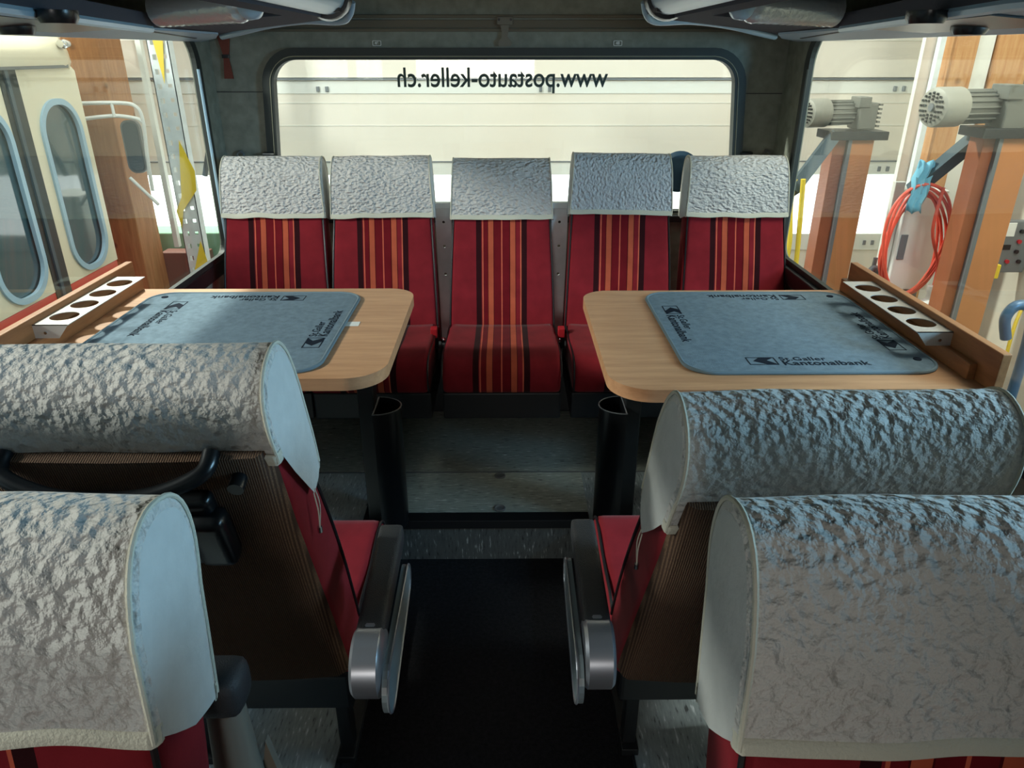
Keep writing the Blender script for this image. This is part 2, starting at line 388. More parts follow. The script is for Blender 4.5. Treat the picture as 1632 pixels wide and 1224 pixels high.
# side walls
for sgn, nm, wn in ((-1, 'left', 3), (1, 'right', 4)):
    x0, x1 = sorted((sgn*1.19, sgn*1.215))
    outer = [(-4.2, PF - .1), (3.3, PF - .1), (3.3, 1.99), (-4.2, 1.99)]
    ye = 3.135 if sgn < 0 else 3.055
    op = rrect(.35, .87, ye, 1.735, [.07, .13, .07, .07], 8); op2 = rrect(-1.4, .87, .25, 1.72, .07, 6)
    YZ = lambda y, z, t, x0=x0: (x0 + t, y, z)
    structure(MB().plate(outer, [op, op2] if sgn < 0 else [op], .025, YZ), 'wall_' + nm, M_FELT)  # right wall's unseen front part kept solid to shade the right seats
    fr = MB()
    for o_ in ((op, op2) if sgn < 0 else (op,)):
        ys = [p[0] for p in o_]; zs = [p[1] for p in o_]
        inn = rrect(min(ys) + .028, min(zs) + .012, max(ys) - .028, max(zs) - .008, [.055, .11, .055, .055], 8)
        bx = (sgn*1.178) if sgn < 0 else 1.178
        fr.plate(rrect(min(ys) - .02, min(zs) - .02, max(ys) + .02, max(zs) + .012, [.08, .14, .08, .08], 8), [inn], .018, lambda y, z, t, s=sgn: (s*(1.182 + t), y, z))
    structure(fr, 'window_frame_' + nm, M_RUB)
    gl = MB()
    gl.box((sgn*1.203 - .002, .35, .87), (sgn*1.203 + .002, ye, 1.735))
    if sgn < 0: gl.box((sgn*1.203 - .002, -1.4, .87), (sgn*1.203 + .002, .25, 1.735))
    structure(gl, 'window_%d' % wn, M_GLASS)
    structure(MB().box((sgn*1.19 - .03, -4.2, .80), (sgn*1.19 + .012, 3.29, .862), .006), 'trim_%d' % (9 + (sgn > 0)), M_BLK)
    structure(MB().tube([(sgn*1.178, ye - .03, z) for z in (.90, 1.2, 1.6)], .006, 8), 'trim_%d' % (11 + (sgn > 0)), M_LIP if sgn < 0 else M_RUB)
structure(MB().box((.30, -.95, 0), (1.19, -.90, 1.95)), 'wall_added_blocker', M_FELT)  # unseen panel added behind the camera to shade the right-hand seats
# heater/kick box under the rear bench
structure(MB().box((-1.19, 2.965, PF), (1.19, 3.29, .50), .01), 'trim_13', M_BLK)

# ------------------------------------------------------------------ seats
H_S = .62                              # height where the top dome starts (pivot coords)
def yf(z): return .0 + .012*math.sin(min(1, max(0, z/.45))*PI) + (.022*((z - .45)/.17 if z > .45 else 0)) if z < .62 else .022
def yb(z): return -.118 + .004*z + (.012*((z - .45)/.17) if z > .45 else 0)
def side_profile(z0f, z0b, d, n=16, nd=10, top=.10):
    """front bottom -> over the dome -> back bottom; d = outward offset."""
    f = [(yf(z0f + (H_S - z0f)*i/n) + d, z0f + (H_S - z0f)*i/n) for i in range(n)]
    ymid = (yf(.61) + yb(.61))/2; a = (yf(.61) - yb(.61))/2 + d
    dome = []
    for k in range(2*nd + 1):
        t = PI*k/(2*nd); c, s_ = math.cos(t), math.sin(t)
        dome.append((ymid + a*(abs(c)**.85)*(1 if c > 0 else -1), H_S + (top + d)*(s_**.85 if s_ > 0 else 0)))
    b = [(yb(z0b + (H_S - z0b)*i/n) - d, z0b + (H_S - z0b)*i/n) for i in range(n)][::-1]
    return f + dome + b
def width_at(z, wb, wt): 
    t = max(0, min(1, z/.70)); return wb + (wt - wb)*(t**1.3)
def xloft(mb, profs, closed=True, capends=True):
    """profs: list of (xs(list per point), profile)"""
    n = len(profs[0]); vs = [p for pr in profs for p in pr]; fs = []
    for i in range(len(profs) - 1):
        for k in range(n if closed else n - 1):
            fs.append((i*n + k, i*n + (k + 1) % n, (i + 1)*n + (k + 1) % n, (i + 1)*n + k))
    if capends:
        h = n//2
        for base in (0, (len(profs) - 1)*n):
            for k in range(h - (0 if n % 2 else 1)):
                a, b_, c, d = k, k + 1, n - 2 - k, n - 1 - k
                if b_ == c: fs.append((base + a, base + b_, base + d))
                elif b_ < c: fs.append((base + a, base + b_, base + c, base + d))
    return mb.add(vs, fs)
def section_row(x_frac, inset, d, z0f, z0b, wb, wt, extra=0, wr=None):
    row = []
    for (y, z) in side_profile(z0f, z0b, d - inset):
        x = x_frac*(width_at(z, wb, wt)/2 + extra)
        if wr: 
            nz = noise.noise(Vector((x*9 + wr, y*9, z*9)))
            y += nz*.004; z += noise.noise(Vector((x*7, y*9 + wr, z*7)))*.003
        row.append((x, y, z))
    return row
EDGE = [(-1, .022), (-.985, .009), (-.955, .002), (-.92, 0)]
def make_backrest_mesh(wb, wt):
    mb = MB(); rows = []
    fr = EDGE + [(t/8*.92, 0) for t in range(-7, 8)] + [(-a, b) for a, b in EDGE[::-1]]
    for f, ins in fr: rows.append(section_row(f, ins, 0, -.02, -.02, wb, wt))
    xloft(mb, rows); return mb
def make_cover_mb(wb, wt, hf, hb, seed):
    mb = MB(); rows = []
    e = [(-1, .012), (-.992, .005), (-.975, 0)]
    fr = e + [(t/20*.96, 0) for t in range(-20, 21)] + [(-a, b) for a, b in e[::-1]]
    for f, ins in fr: rows.append(section_row(f, ins, .011, hf, hb, wb, wt, .010, seed))
    n = len(rows[0]); ln = len(rows)
    for i, row in enumerate(rows):            # the hems wave a little
        for idx in (0, 1, n - 1, n - 2):
            x, y, z = row[idx]; row[idx] = (x, y, z + .006*noise.noise(Vector((x*10, seed, idx//3))))
    xloft(mb, rows, closed=False, capends=False)
    return mb, rows
def gusset_mb(row, bulge, tip=0):
    """end face of the cover between the front and the back edge"""
    mb = MB(); n = len(row); h = n//2; C = 7; vs = []; fs = []
    for k in range(h + 1):
        a, b = Vector(row[k]), Vector(row[n - 1 - k])
        for j in range(C):
            t = j/(C - 1); p = a.lerp(b, t); p.x += bulge*math.sin(PI*t)*(1 if k < h - 3 else .4)
            if k == 0: p.z -= tip*(1 - abs(t - .5)*2)**.8
            p += Vector((noise.noise(p*14)*.003*math.sin(PI*t), 0, 0)); vs.append(p)
    for k in range(h):
        for j in range(C - 1): fs.append((k*C + j, k*C + j + 1, (k + 1)*C + j + 1, (k + 1)*C + j))
    return mb.add(vs, fs)

def seat(loc, facing, wb, wt, angle, label, group, cover=None, hf=.44, hb=.55, name='coach_seat', shell=False, handle=False,
         arm=0, armx=None, cl=1.0, cush_z=0, seed=1.0, string=0, lift=0, roll=0, buckle=False, base=True, twist=0):
    root = empty(name, loc, 0 if facing > 0 else PI)
    tag(root, label, 'seat', group)
    # cushion : profile swept across the width; object origin on the seat's centre line so the stripes run through
    prof = [(-.05, .36), (-.05, .44), (0, .472), (.06, .482), (.18, .480), (.30, .490), (.36, .492), (.40, .484), (.43, .462), (.442, .43), (.438, .38), (.425, .365), (.39, .355), (.1, .35)]
    rows = []
    for f, ins in [(-1, .024), (-.985, .010), (-.95, .002), (-.9, 0)] + [(t/6*.85, 0) for t in range(-6, 7)] + [(.9, 0), (.95, .002), (.985, .010), (1, .024)]:
        cy = .2; cz = .41 + cush_z; row = []
        for y, z in prof:
            y = y*cl if y > 0 else y; z = z + cush_z
            yy = y - ins*(1 if y > cy else -1)*(1 if y > .38 or y < 0 else 0); zz = z - ins*(1 if z > cz else -1) + .006*(abs(f)**4)*(1 if z > .46 else 0)
            hw = wb/2*(1 - .05*max(0, (.15 - y))/.2)
            row.append((f*hw, yy, zz))
        rows.append(row)
    mb = MB(); n = len(prof); 
    vs = [p for r_ in rows for p in r_]; fs = []
    for i in range(len(rows) - 1):
        for k in range(n): fs.append((i*n + k, i*n + (k + 1) % n, (i + 1)*n + (k + 1) % n, (i + 1)*n + k))
    fs += [tuple(range(n))[::-1], tuple((len(rows) - 1)*n + k for k in range(n))]
    mb.add(vs, fs)
    cu = mb.build('cushion', M_STR, root, smooth=True, angle=60)
    for s in (-1, 1):                                   # piping along the cushion's side edges
        pth = [(s*(wb/2 - .004), y*cl, z - .004 + cush_z) for y, z in prof[2:11]]
        MB().tube(smoothpath(pth, 4), .0035, 6).build('piping', M_PIPE, cu, smooth=True)
    # frame and legs
    if not base:
        MB().box((-wb/2, -.14, .24), (wb/2, .39, .348), .008).build('seat_frame', M_BLK, root)
    if base:
        MB().box((-wb/2 + .02, -.06, .27 + cush_z), (wb/2 - .02, .38*cl, .365 + cush_z), .01).build('seat_frame', M_BLK, root)
        for x in (-wb/2 + .07, wb/2 - .07):
            lg = MB(); lg.box((x - .015, .02, 0), (x + .015, .06, .28), .004).box((x - .015, .25, 0), (x + .015, .29, .28), .004)
            lg.box((x - .02, 0, 0), (x + .02, .35, .02), .003).build('leg', M_BLK, root)
    # backrest, turned back about its pivot
    br = make_backrest_mesh(wb, wt).build('backrest', M_STR, root, (0, 0, .42 + lift), (math.radians(angle), math.radians(roll), math.radians(twist)), smooth=True, angle=60)
    for s in (-1, 1):
        pr = side_profile(.0, .0, -.004)
        MB().tube([(s*(width_at(z, wb, wt)/2 - .003), y, z) for y, z in pr[:34]], .0035, 6).build('piping', M_PIPE, br, smooth=True)
    if shell:
        rows = []
        for f, ins in ((-1, .02), (-.97, .006), (-.93, 0), (-.5, -.006), (0, -.008), (.5, -.006), (.93, 0), (.97, .006), (1, .02)):
            row = []
            for i in range(15):
                z = -.035 + .66*i/14; hw = width_at(z, wb, wt)/2 - .004
                row.append((f*hw, yb(z) - .024 + ins + (.03 if i == 0 else 0), z))
            for i in range(14, -1, -1):
                z = -.035 + .66*i/14; hw = width_at(z, wb, wt)/2 - .004
                row.append((f*hw, -.062, z))
            rows.append(row)
        mb = MB(); nn = len(rows[0]); vs = [p for r_ in rows for p in r_]; fs = []
        for i in range(len(rows) - 1):
            for k in range(nn): fs.append((i*nn + k, i*nn + (k + 1) % nn, (i + 1)*nn + (k + 1) % nn, (i + 1)*nn + k))
        for b_ in (0, (len(rows) - 1)*nn):
            for k in range(14): fs.append((b_ + k, b_ + k + 1, b_ + nn - 2 - k, b_ + nn - 1 - k))
        mb.add(vs, fs); sh = mb.build('back_shell', M_RIB, br, smooth=True, angle=50)
        tag(sh, 'brown ribbed fabric backing')
    # cover
    if cover:
        cm, rows = make_cover_mb(wb, wt, hf, hb, seed)
        cv = cm.build('headrest_cover', cover, br, smooth=True, angle=80)
        for s, row in ((-1, rows[0]), (1, rows[-1])):
            g = gusset_mb(row, s*.004, .075 if string else .01); g.build('cover_gusset', M_GUS, br, smooth=True, angle=80)
            r2 = rows[2] if s < 0 else rows[-3]
            MB().tube([(p[0] + s*.002, p[1], p[2]) for p in r2], .0028, 7).build('cover_seam', M_SEAM, br, smooth=True)
        for idx, dy in ((0, 1), (-1, -1)):                  # hem bands front and back
            hb_ = MB(); vs = []; fs = []
            for k, row in enumerate(rows):
                x, y, z = row[idx]; e2 = .0025
                vs += [(x, y + dy*e2, z - .004), (x, y + dy*(e2 + .001), z + .013), (x, y + dy*.0, z + .016), (x, y - dy*.002, z - .003)]
            for k in range(len(rows) - 1):
                for j in range(4): fs.append((k*4 + j, k*4 + (j + 1) % 4, (k + 1)*4 + (j + 1) % 4, (k + 1)*4 + j))
            hb_.add(vs, fs).build('cover_hem', M_SEAM, br, smooth=True, angle=60)
        if string:
            row = rows[0] if string < 0 else rows[-1]; a = Vector(row[0]); 
            tip = Vector(row[0]).lerp(Vector(row[-1]), .5); c0 = tip + Vector((string*.004, 0, -.08))
            st = MB()
            for o_ in (-.004, .004):
                st.tube(smoothpath([c0 + Vector((0, o_, .01)), c0 + Vector((string*.004, o_*1.6 - .01, -.02)), c0 + Vector((string*.003, -.026, -.05))], 5), .0011, 5)
            st.build('tie_string', M_SEAM, br)
            MB().cyl(c0 + Vector((string*.003, -.026, -.048)), c0 + Vector((string*.003, -.029, -.058)), .004, 10).build('string_clip', M_CHR, br)
    if handle:
        y0 = yb(.5) - .026
        pts = smoothpath([(-.140, y0 + .02, .628), (-.132, y0 - .012, .620), (-.07, y0 - .034, .606), (.0, y0 - .040, .602), (.07, y0 - .034, .606), (.128, y0 - .012, .620), (.135, y0 + .02, .628)], 8)
        MB().tube(pts, .0115, 14).build('grip_handle', M_BLKP, br, smooth=True)
        tr = MB(); tr.box((-.12, y0 - .022, .42), (.125, y0 + .01, .572), .014); 
        tb = tr.build('folding_tray', M_BLKP, br, smooth=True, angle=40)
        MB().box((.085, y0 - .04, .44), (.140, y0, .545), .016).build('tray_hinge', M_BLKP, br, smooth=True, angle=40)
        MB().cyl((.166, y0 + .01, .590), (.166, y0 - .014, .590), .011, 16).build('coat_knob', M_BLKP, br, smooth=True)
    if arm:
        x = armx
        pad = MB(); pad.box((x - .022, -.26, .0), (x + .022, .0, .042), .010)
        T = Matrix.Translation((0, 0, 0))
        p = pad.build('armrest_pad', M_BLKG, root, (0, 0, 0), smooth=True, angle=40)
        me = p.data
        for v in me.vertices: v.co = (v.co.x, v.co.y + .0 + (-.06 if False else 0), v.co.z)
        p.location = (0, -.06 + .02, .655); p.rotation_euler = (math.radians(4), 0, 0)
        MB().box((x - .012, -.295, .62), (x + .012, -.24, .68), .006).build('armrest_bracket', M_SIL, root, smooth=True, angle=40)
        MB().lathe([(.0, -.023), (.048, -.023), (.053, -.018), (.053, .018), (.048, .023), (.030, .025), (.0, .025)], (x, -.315, .630), (1, 0, 0), 36).build('armrest_pivot', M_SIL, root, smooth=True, angle=40)
        A, B, r1, r2 = (-.325, .60), (-.12, .625), .045, .03
        out = []
        for k in range(13): a = math.radians(100 + 180*k/12); out.append((A[0] + r1*math.cos(a), A[1] + r1*math.sin(a)))
        for k in range(13): a = math.radians(-80 + 180*k/12); out.append((B[0] + r2*math.cos(a), B[1] + r2*math.sin(a)))
        x0 = x + arm*.025
        MB().plate(out, [], .010, lambda y, z, t: (x0 + arm*t, y, z)).build('side_plate', M_GRYP, root)
        MB().tube([(x0 + arm*.010, y, z) for y, z in out], .0022, 6, closed=True).build('plate_edge', M_SIL, root)
    return root

ZP = PF
REAR = 'bench seats along the rear window'
rear = [(-.915, .425, 'red striped rear seat farthest left, beside the side window with barrier tape', M_COVR, .0, 0),
        (-.475, .425, 'red striped rear seat second from left, behind the aisle end of the left table', M_COVR, .0, .3),
        (.004, .425, 'red striped rear seat in the middle, its whole cushion open to the aisle', M_COVR, -.008, 0),
        (.478, .425, 'red striped rear seat right of the middle one, its waffle-textured cover sitting highest', M_COVG, .010, -.8),
        (.955, .425, 'red striped rear seat farthest right, above the grey mat of the right table', M_COVR, .0, 0)]
for i, (x, wt, lab, cv, lift, roll) in enumerate(rear):
    s = seat((x, 2.82, ZP), -1, .436, .374, 17, lab, REAR, cover=cv, hf=.484, hb=.50, seed=3.1*i + .7, lift=lift, roll=roll, base=False)
seat((-.508, 1.165, ZP), 1, .455, .415, 19, 'dark brown backed aisle seat at the left table, a black grip handle on its back', 'table seats with their backs to the camera',
     cover=M_COV, hf=.455, hb=.60, shell=True, handle=True, arm=1, armx=.315, cl=.78, cush_z=-.03, seed=9.2, string=1, lift=.03)
seat((.462, 1.18, ZP), 1, .455, .415, 25, 'dark brown backed aisle seat at the right table, covered by a white headrest cloth', 'table seats with their backs to the camera',
     cover=M_COV, hf=.455, hb=.55, shell=True, handle=False, arm=-1, armx=-.300, cl=.78, cush_z=-.03, seed=14.5, string=-1, lift=.01)
seat((-.535, .37, ZP), -1, .455, .42, 15, 'nearest seat on the left, its long white headrest cover lit blue at the aisle end', 'nearest seats facing the camera',
     cover=M_COV, hf=.510, hb=.47, seed=21.3, lift=-.018)
seat((.462, .36, ZP), -1, .455, .43, 15, 'nearest seat on the right, its long white headrest cover in brownish shade', 'nearest seats facing the camera',
     cover=M_COV, hf=.505, hb=.47, seed=27.7, lift=-.018)

# ------------------------------------------------------------------ tables
def table(sgn, label, x_in, x_out, y0, y1, zt):
    root = empty('folding_table', (sgn*.42, 2.15, PF)); tag(root, label, 'table', None)
    def P(mb, name, m, **k):
        o = mb.build(name, m, None, **k); o.parent = root; o.matrix_parent_inverse = Matrix.Translation(-Vector(root.location)); return o
    xa, xb = (x_out, x_in) if sgn < 0 else (x_in, x_out)
    r = [.10, .085, 0, 0] if sgn < 0 else [0, 0, .085, .10]
    P(MB().plate(rrect(xa, y0, xb, y1, r, 10), [], .032, lambda x, y, t: (x, y, zt - .032 + t)), 'tabletop', M_WOOD, smooth=True, angle=30)
    xo = x_out
    # raised board beside the window with a rail below the steel cup holder
    P(MB().box((min(xo, xo - sgn*.022), y0 - .02, zt), (max(xo, xo - sgn*.022), y1, zt + .092), .003), 'window_board', M_WOODD)
    P(MB().box((min(xo - sgn*.022, xo - sgn*.042), y0 + .05, zt), (max(xo - sgn*.022, xo - sgn*.042), y1, zt + .04), .003), 'wooden_rail', M_WOODD)
    # steel holder: top plate with four holes and a turned-down end
    c0 = xo - sgn*.022; c1 = xo - sgn*.112; ya, yb_ = y0 + .168, y0 + .60
    hl = [circ((c0 + c1)/2, ya + .068 + k*.099, .035) for k in range(4)]
    mb = MB().plate([(min(c0, c1), ya), (max(c0, c1), ya), (max(c0, c1), yb_), (min(c0, c1), yb_)], hl, .002, lambda x, y, t: (x, y, zt + .074 + t))
    mb.box((min(c0, c1), ya, zt + .012), (max(c0, c1) if sgn > 0 else max(c0, c1) - .0, ya + .002, zt + .058)) if False else None
    mb.plate([(c0, zt + .076), (c1, zt + .076), (c1 + sgn*.03, zt + .04), (c0, zt + .04)], [], .002, lambda x, z, t: (x, ya + t, z))
    ho = P(mb, 'cup_holder', M_STEEL)
    sc_ = MB(); 
    for dx in (.03,): sc_.cyl((c0 - sgn*dx, ya + .001, zt + .055), (c0 - sgn*dx, ya - .003, zt + .055), .004, 10)
    o = sc_.build('screw', M_CHR, None); o.parent = root; o.matrix_parent_inverse = Matrix.Translation(-Vector(root.location))
    # post, foot plate and bracket under the top
    px = sgn*.43
    P(MB().box((px - .026, 2.10, PF), (px + .026, 2.17, zt - .032), .006), 'post', M_BLK)
    P(MB().box((px - .05, 2.03, PF), (px + .03, 2.24, PF + .012), .004), 'foot_plate', M_BLK)
    P(MB().box((min(px, px + sgn*.5), 2.08, zt - .06), (max(px, px + sgn*.5), 2.16, zt - .032), .004), 'bracket', M_BLK)
    P(MB().cyl((px - sgn*.0, 2.098, .80), (px - sgn*.0, 2.094, .80), .006, 12), 'bolt', M_CHR)
    return root
table(-1, 'beech table on the left, its window board and cup holder brightly lit', -.272, -1.195, 1.57, 2.29, .96)
table(1, 'beech table on the right, in the shade, one steel four-cup holder by the window', .262, 1.14, 1.50, 2.26, .96)

def bin_(sgn, label):
    x0 = sgn*.402; root = empty('waste_bin', (x0 - sgn*.04, 2.115, PF)); tag(root, label, 'bin', None)
    H = .45; R = .062
    def outline(r, bul, off=0):
        pts = [(off*-sgn, -r), ]
        pts = []
        for k in range(17):
            a = -PI/2 + PI*k/16; pts.append((-sgn*(bul*math.cos(a)) - sgn*off, r*math.sin(a)))
        return pts
    o1 = outline(.066, .082); o2 = outline(.062, .077, .003)
    ox = x0 - root.location.x
    T = lambda x, y, t: (x + ox, y, t)
    MB().plate(o1, [o2], H, T).build('bin_body', M_BLKP, root, smooth=True, angle=40)
    MB().plate(o2, [], .004, lambda x, y, t: (x + ox, y, .004 + t)).build('bin_floor', M_BLKP, root)
    MB().tube([(x + ox, y, H) for x, y in o1], .0022, 6, closed=True).build('rim', M_GREY, root)
    MB().cyl((ox + sgn*.0, -.05, H - .02), (ox - sgn*.004, -.05, H - .02), .004, 8).build('screw', M_CHR, root)
bin_(-1, 'black half-round waste bin on the post of the left table')
bin_(1, 'black half-round waste bin on the post of the right table')

# ------------------------------------------------------------------ table mats with print
def logo_mb(h):
    w_ = h*1.55; mb = MB()
    mb.plate([(0, 0), (w_, 0), (w_, h), (0, h)], [[(h*.05, h*.05), (w_ - h*.05, h*.05), (w_ - h*.05, h*.95), (h*.05, h*.95)]], .0006, XY)
    poly = [(.46, .95), (.95, .95), (.68, .6), (.97, .05), (.63, .05), (.2, .5)]
    mb.plate([(u*w_, v*h) for u, v in poly][::-1], [], .0006, XY); return mb
def print_block(root, x, y, ang, flip=False):
    """logo followed by the two lines of lettering; x,y = lower left of the logo in mat coordinates"""
    T = Matrix.Translation((x, y, .0072)) @ Matrix.Rotation(math.radians(ang), 4, 'Z')
    lg = logo_mb(.046); lg.v = [tuple(T @ Vector(v)) for v in lg.v]; lg.build('printed_logo', M_INK, root)
    text_mesh('lettering', 'St.Galler', .031, M_INK, root, align='LEFT', bold=.0002, spacing=1.06, T=T @ Matrix.Translation((.082, .036, 0)))
    text_mesh('lettering', 'Kantonalbank', .037, M_INK, root, align='LEFT', bold=.0006, spacing=1.04, T=T @ Matrix.Translation((.082, .009, 0)))
def table_mat(x0, y0, x1, y1, label, blocks, eyes, rz):
    cx, cy = (x0 + x1)/2, (y0 + y1)/2; w_, h_ = (x1 - x0)/2, (y1 - y0)/2
    root = empty('table_mat', (cx, cy, .960), math.radians(rz)); tag(root, label, 'mat', None)
    MB().plate(rrect(-w_, -h_, w_, h_, .07, 8), [], .007, XY).build('carpet_pad', M_MAT, root)
    o = rrect(-w_, -h_, w_, h_, .07, 8)
    MB().tube([(x, y, .0045) for x, y in o], .0052, 8, closed=True).build('edge_binding', M_MATE, root, smooth=True)
    for b in blocks: print_block(root, b[0] - cx, b[1] - cy, b[2])
    e = MB()
    for ex, ey in eyes: 
        MB().lathe([(.004, 0), (.010, .0), (.010, .003), (.004, .003)], (ex - cx, ey - cy, .006), (0, 0, 1), 16).build('eyelet', M_INK, root)
    return root
table_mat(-1.085, 1.60, -.435, 2.225, 'blue-grey printed mat on the left table, crossed by the bright window light',
          [(-.602, 2.19, 180), (-.995, 2.135, -90), (-.462, 1.75, 90), (-.93, 1.635, 0)], [(-1.04, 2.18)], 0)
table_mat(.455, 1.585, 1.075, 2.215, 'blue-grey printed mat on the right table, in the shade',
          [(.945, 2.185, 180), (.487, 2.08, -90), (1.045, 1.72, 90), (.615, 1.628, 0)], [(1.03, 2.17), (1.04, 1.66)], 0)
lt = MB(); lt.box((-.437, 1.93, .9605), (-.395, 1.965, .9615)); 
tag(lt.build('care_label', M_WHI), 'small white label sticking out from the left mat edge', 'label')

# ------------------------------------------------------------------ overhead consoles
def console(sgn, label):
    root = empty('overhead_console', (sgn*1.0, 2.0, 1.72)); tag(root, label, 'luggage rack', None)
    def P(mb, name, m, **k):
        o = mb.build(name, m, None, **k); o.parent = root; o.matrix_parent_inverse = Matrix.Translation(-Vector(root.location)); return o
    # underside sheets: polygons in XY at a gentle slope, z lower at the wall
    def zz(x): return 1.752 - .05*(abs(x) - .5)/.68
    def slab(pts, t, dz=0): return MB().plate(pts, [], t, lambda x, y, q: (sgn*x, y, zz(x) + dz + q))
    P(MB().plate([(.52, -1.0), (1.185, -1.0), (1.185, 3.24), (1.06, 3.02), (.86, 2.78), (.52, 2.62)], [[(.56, 1.25), (.79, 1.25), (.93, 2.20), (.58, 2.20)]], .03, lambda x, y, q: (sgn*x, y, zz(x) + .004 + q)), 'underside', M_GREYF)
    P(MB().box((min(sgn*.55, sgn*.95), 1.2, 1.86), (max(sgn*.55, sgn*.95), 2.25, 1.87)), 'lamp_recess', M_BLKP)
    P(slab([(.80, -1.0), (1.186, -1.0), (1.186, 3.20), (1.06, 3.02), (.95, 2.74), (.94, 2.2), (.80, 1.25)], .006, -.004), 'window_panel', M_PANEL)
    # rolled inner tube of the rack and its dark end cap
    P(MB().tube([(sgn*.50, -1.0, 1.815), (sgn*.50, 2.40, 1.815), (sgn*.51, 2.44, 1.815)], [.055, .055, .045], 24), 'rack_tube', M_LIP, smooth=True, angle=50)
    P(MB().lathe([(.0, 0), (.066, 0), (.072, .02), (.066, .06), (.0, .07)], (sgn*.50, 2.40, 1.815), (0, 1, 0), 28), 'end_cap', M_BLKP, smooth=True, angle=40)
    # curved lip that closes the rear end
    path = smoothpath([(sgn*.445, 2.50, 1.80), (sgn*.46, 2.52, 1.765), (sgn*.50, 2.56, 1.748), (sgn*.62, 2.62, 1.752), (sgn*.76, 2.70, 1.742), (sgn*.90, 2.80, 1.722), (sgn*1.0, 2.92, 1.712)], 6)
    P(MB().tube(path, [.011]*len(path), 10), 'end_lip', M_LIP, smooth=True)
    P(slab([(.46, 2.36), (.90, 2.36), (.98, 2.84), (.80, 2.72), (.62, 2.64), (.50, 2.58), (.46, 2.52)], .05, .012), 'end_panel', M_BLKP)
    # light blue edge strip between the fabric and the window panel
    P(MB().tube([(sgn*.80, -1.0, zz(.80) - .002), (sgn*.80, 1.25, zz(.80) - .002), (sgn*.94, 2.2, zz(.94) - .002)], .011, 8), 'edge_strip', M_LIP, smooth=True)
    # reading lamp: ribbed glassy barrel lying across the rack with a bright round end
    A = Vector((sgn*.90, 2.16, 1.762)); Bq = Vector((sgn*.625, 2.04, 1.768)); mb = MB(); n_ = 26
    rr_ = [.040 + (.0025 if k % 2 else 0) for k in range(n_)]; rr_[0] = .026; rr_[-1] = .032
    mb.tube([A.lerp(Bq, k/(n_ - 1)) for k in range(n_)], rr_, 20); P(mb, 'lamp_lens', M_LENS, smooth=True, angle=30)
    P(MB().lathe([(.0, 0), (.032, 0), (.036, .008), (.034, .03), (.020, .045), (0, .047)], Bq, (Bq - A), 24), 'lamp_socket', M_LIP, smooth=True, angle=40)
    P(MB().box((min(sgn*.60, sgn*.90), 2.12, 1.762), (max(sgn*.60, sgn*.90), 2.24, 1.80), .012), 'lamp_housing', M_TAN, smooth=True, angle=40)
    # two black air nozzles in a recessed strip
    P(slab([(.86, 1.40), (1.04, 1.42), (1.06, 1.98), (.92, 2.02)], .003, -.008), 'nozzle_strip', M_BLKP)
    for cx, cy in ((.80, 1.50), (1.0, 1.70)):
        P(MB().lathe([(.0, 0), (.030, 0), (.036, .010), (.036, .022), (.0, .022)], (sgn*cx, cy, zz(cx) - .022), (0, 0, 1), 24), 'air_nozzle', M_BLKP, smooth=True, angle=40)
    P(slab([(.935, 2.1), (.943, 2.1), (1.08, 2.86), (1.07, 2.86)], .002, -.006), 'panel_seam', M_PIPE)
    return root
console(-1, 'dark luggage rack console over the left windows, light blue end lip')
console(1, 'dark luggage rack console over the right windows, light blue end lip')

# ------------------------------------------------------------------ small fittings on the rear wall
h = empty('belt_strap', (-1.13, 3.295, 1.56)); tag(h, 'red-brown strap hanging on the felt left of the rear window', 'strap')
MB().plate([(-.026, .18), (.034, .18), (.016, .085), (-.006, .085)], [], .006, lambda x, z, t: (x, -.008 + t, z)).build('upper_strap', M_HAM, h)
MB().plate([(-.006, .085), (.014, .085), (.022, .0), (-.016, .0)], [], .006, lambda x, z, t: (x, -.008 + t, z)).build('lower_strap', M_HAM, h)
MB().box((-.012, -.012, .078), (.018, -.001, .092), .002).build('strap_clip', M_BLKP, h)
l = empty('hatch_latch', (.02, 3.29, 1.73)); tag(l, 'taupe latch plate at the centre above the rear window', 'latch')
ml = mat('taupe_latch', (116, 110, 96), rough=.6)
MB().box((-.034, -.012, .03), (.034, -.001, .062), .006).build('latch_plate', ml, l)
MB().plate([(-.018, .03), (.018, .03), (.010, -.012), (.030, -.035), (.022, -.048), (-.022, -.048), (-.030, -.035), (-.010, -.012)], [], .010, lambda x, z, t: (x, -.011 + t, z)).build('latch_tongue', ml, l)
for x in (-.024, .024): MB().cyl((x, -.012, .05), (x, -.015, .05), .005, 10).build('screw', M_PIPE, l)
for x, num, lab in ((-.505, '46', 'tiny white seat number plate above the rear window, left of the latch'), (.483, '48', 'tiny white seat number plate above the rear window, right of the latch')):
    r = empty('number_plate', (x, 3.297, 1.694)); tag(r, lab, 'plate', 'seat number plates')
    MB().plate(rrect(-.018, -.010, .018, .010, .004), [rrect(-.0155, -.0078, .0155, .0078, .003)], .002, lambda a, b, t: (a, -.003 + t, b)).build('outline', M_WHI, r)
    text_mesh('numerals', num, .015, M_WHI, r, bold=.0006, T=Matrix.Translation((0, -.002, 0)) @ Matrix.Rotation(PI/2, 4, 'X'))
for x, lab in ((-1.00, 'small metal catch on the felt left of the rear window'), (1.065, 'small dark catch on the felt right of the rear window')):
    r = empty('window_catch', (x, 3.29, 1.255)); tag(r, lab, 'catch')
    MB().box((-.026, -.02, -.012), (.026, .008, .012), .003).build('catch_body', M_BLK, r)
    MB().box((-.024, -.026, .004), (.024, -.018, .010), .001).build('catch_tab', M_STEEL if x < 0 else M_BLKP, r)
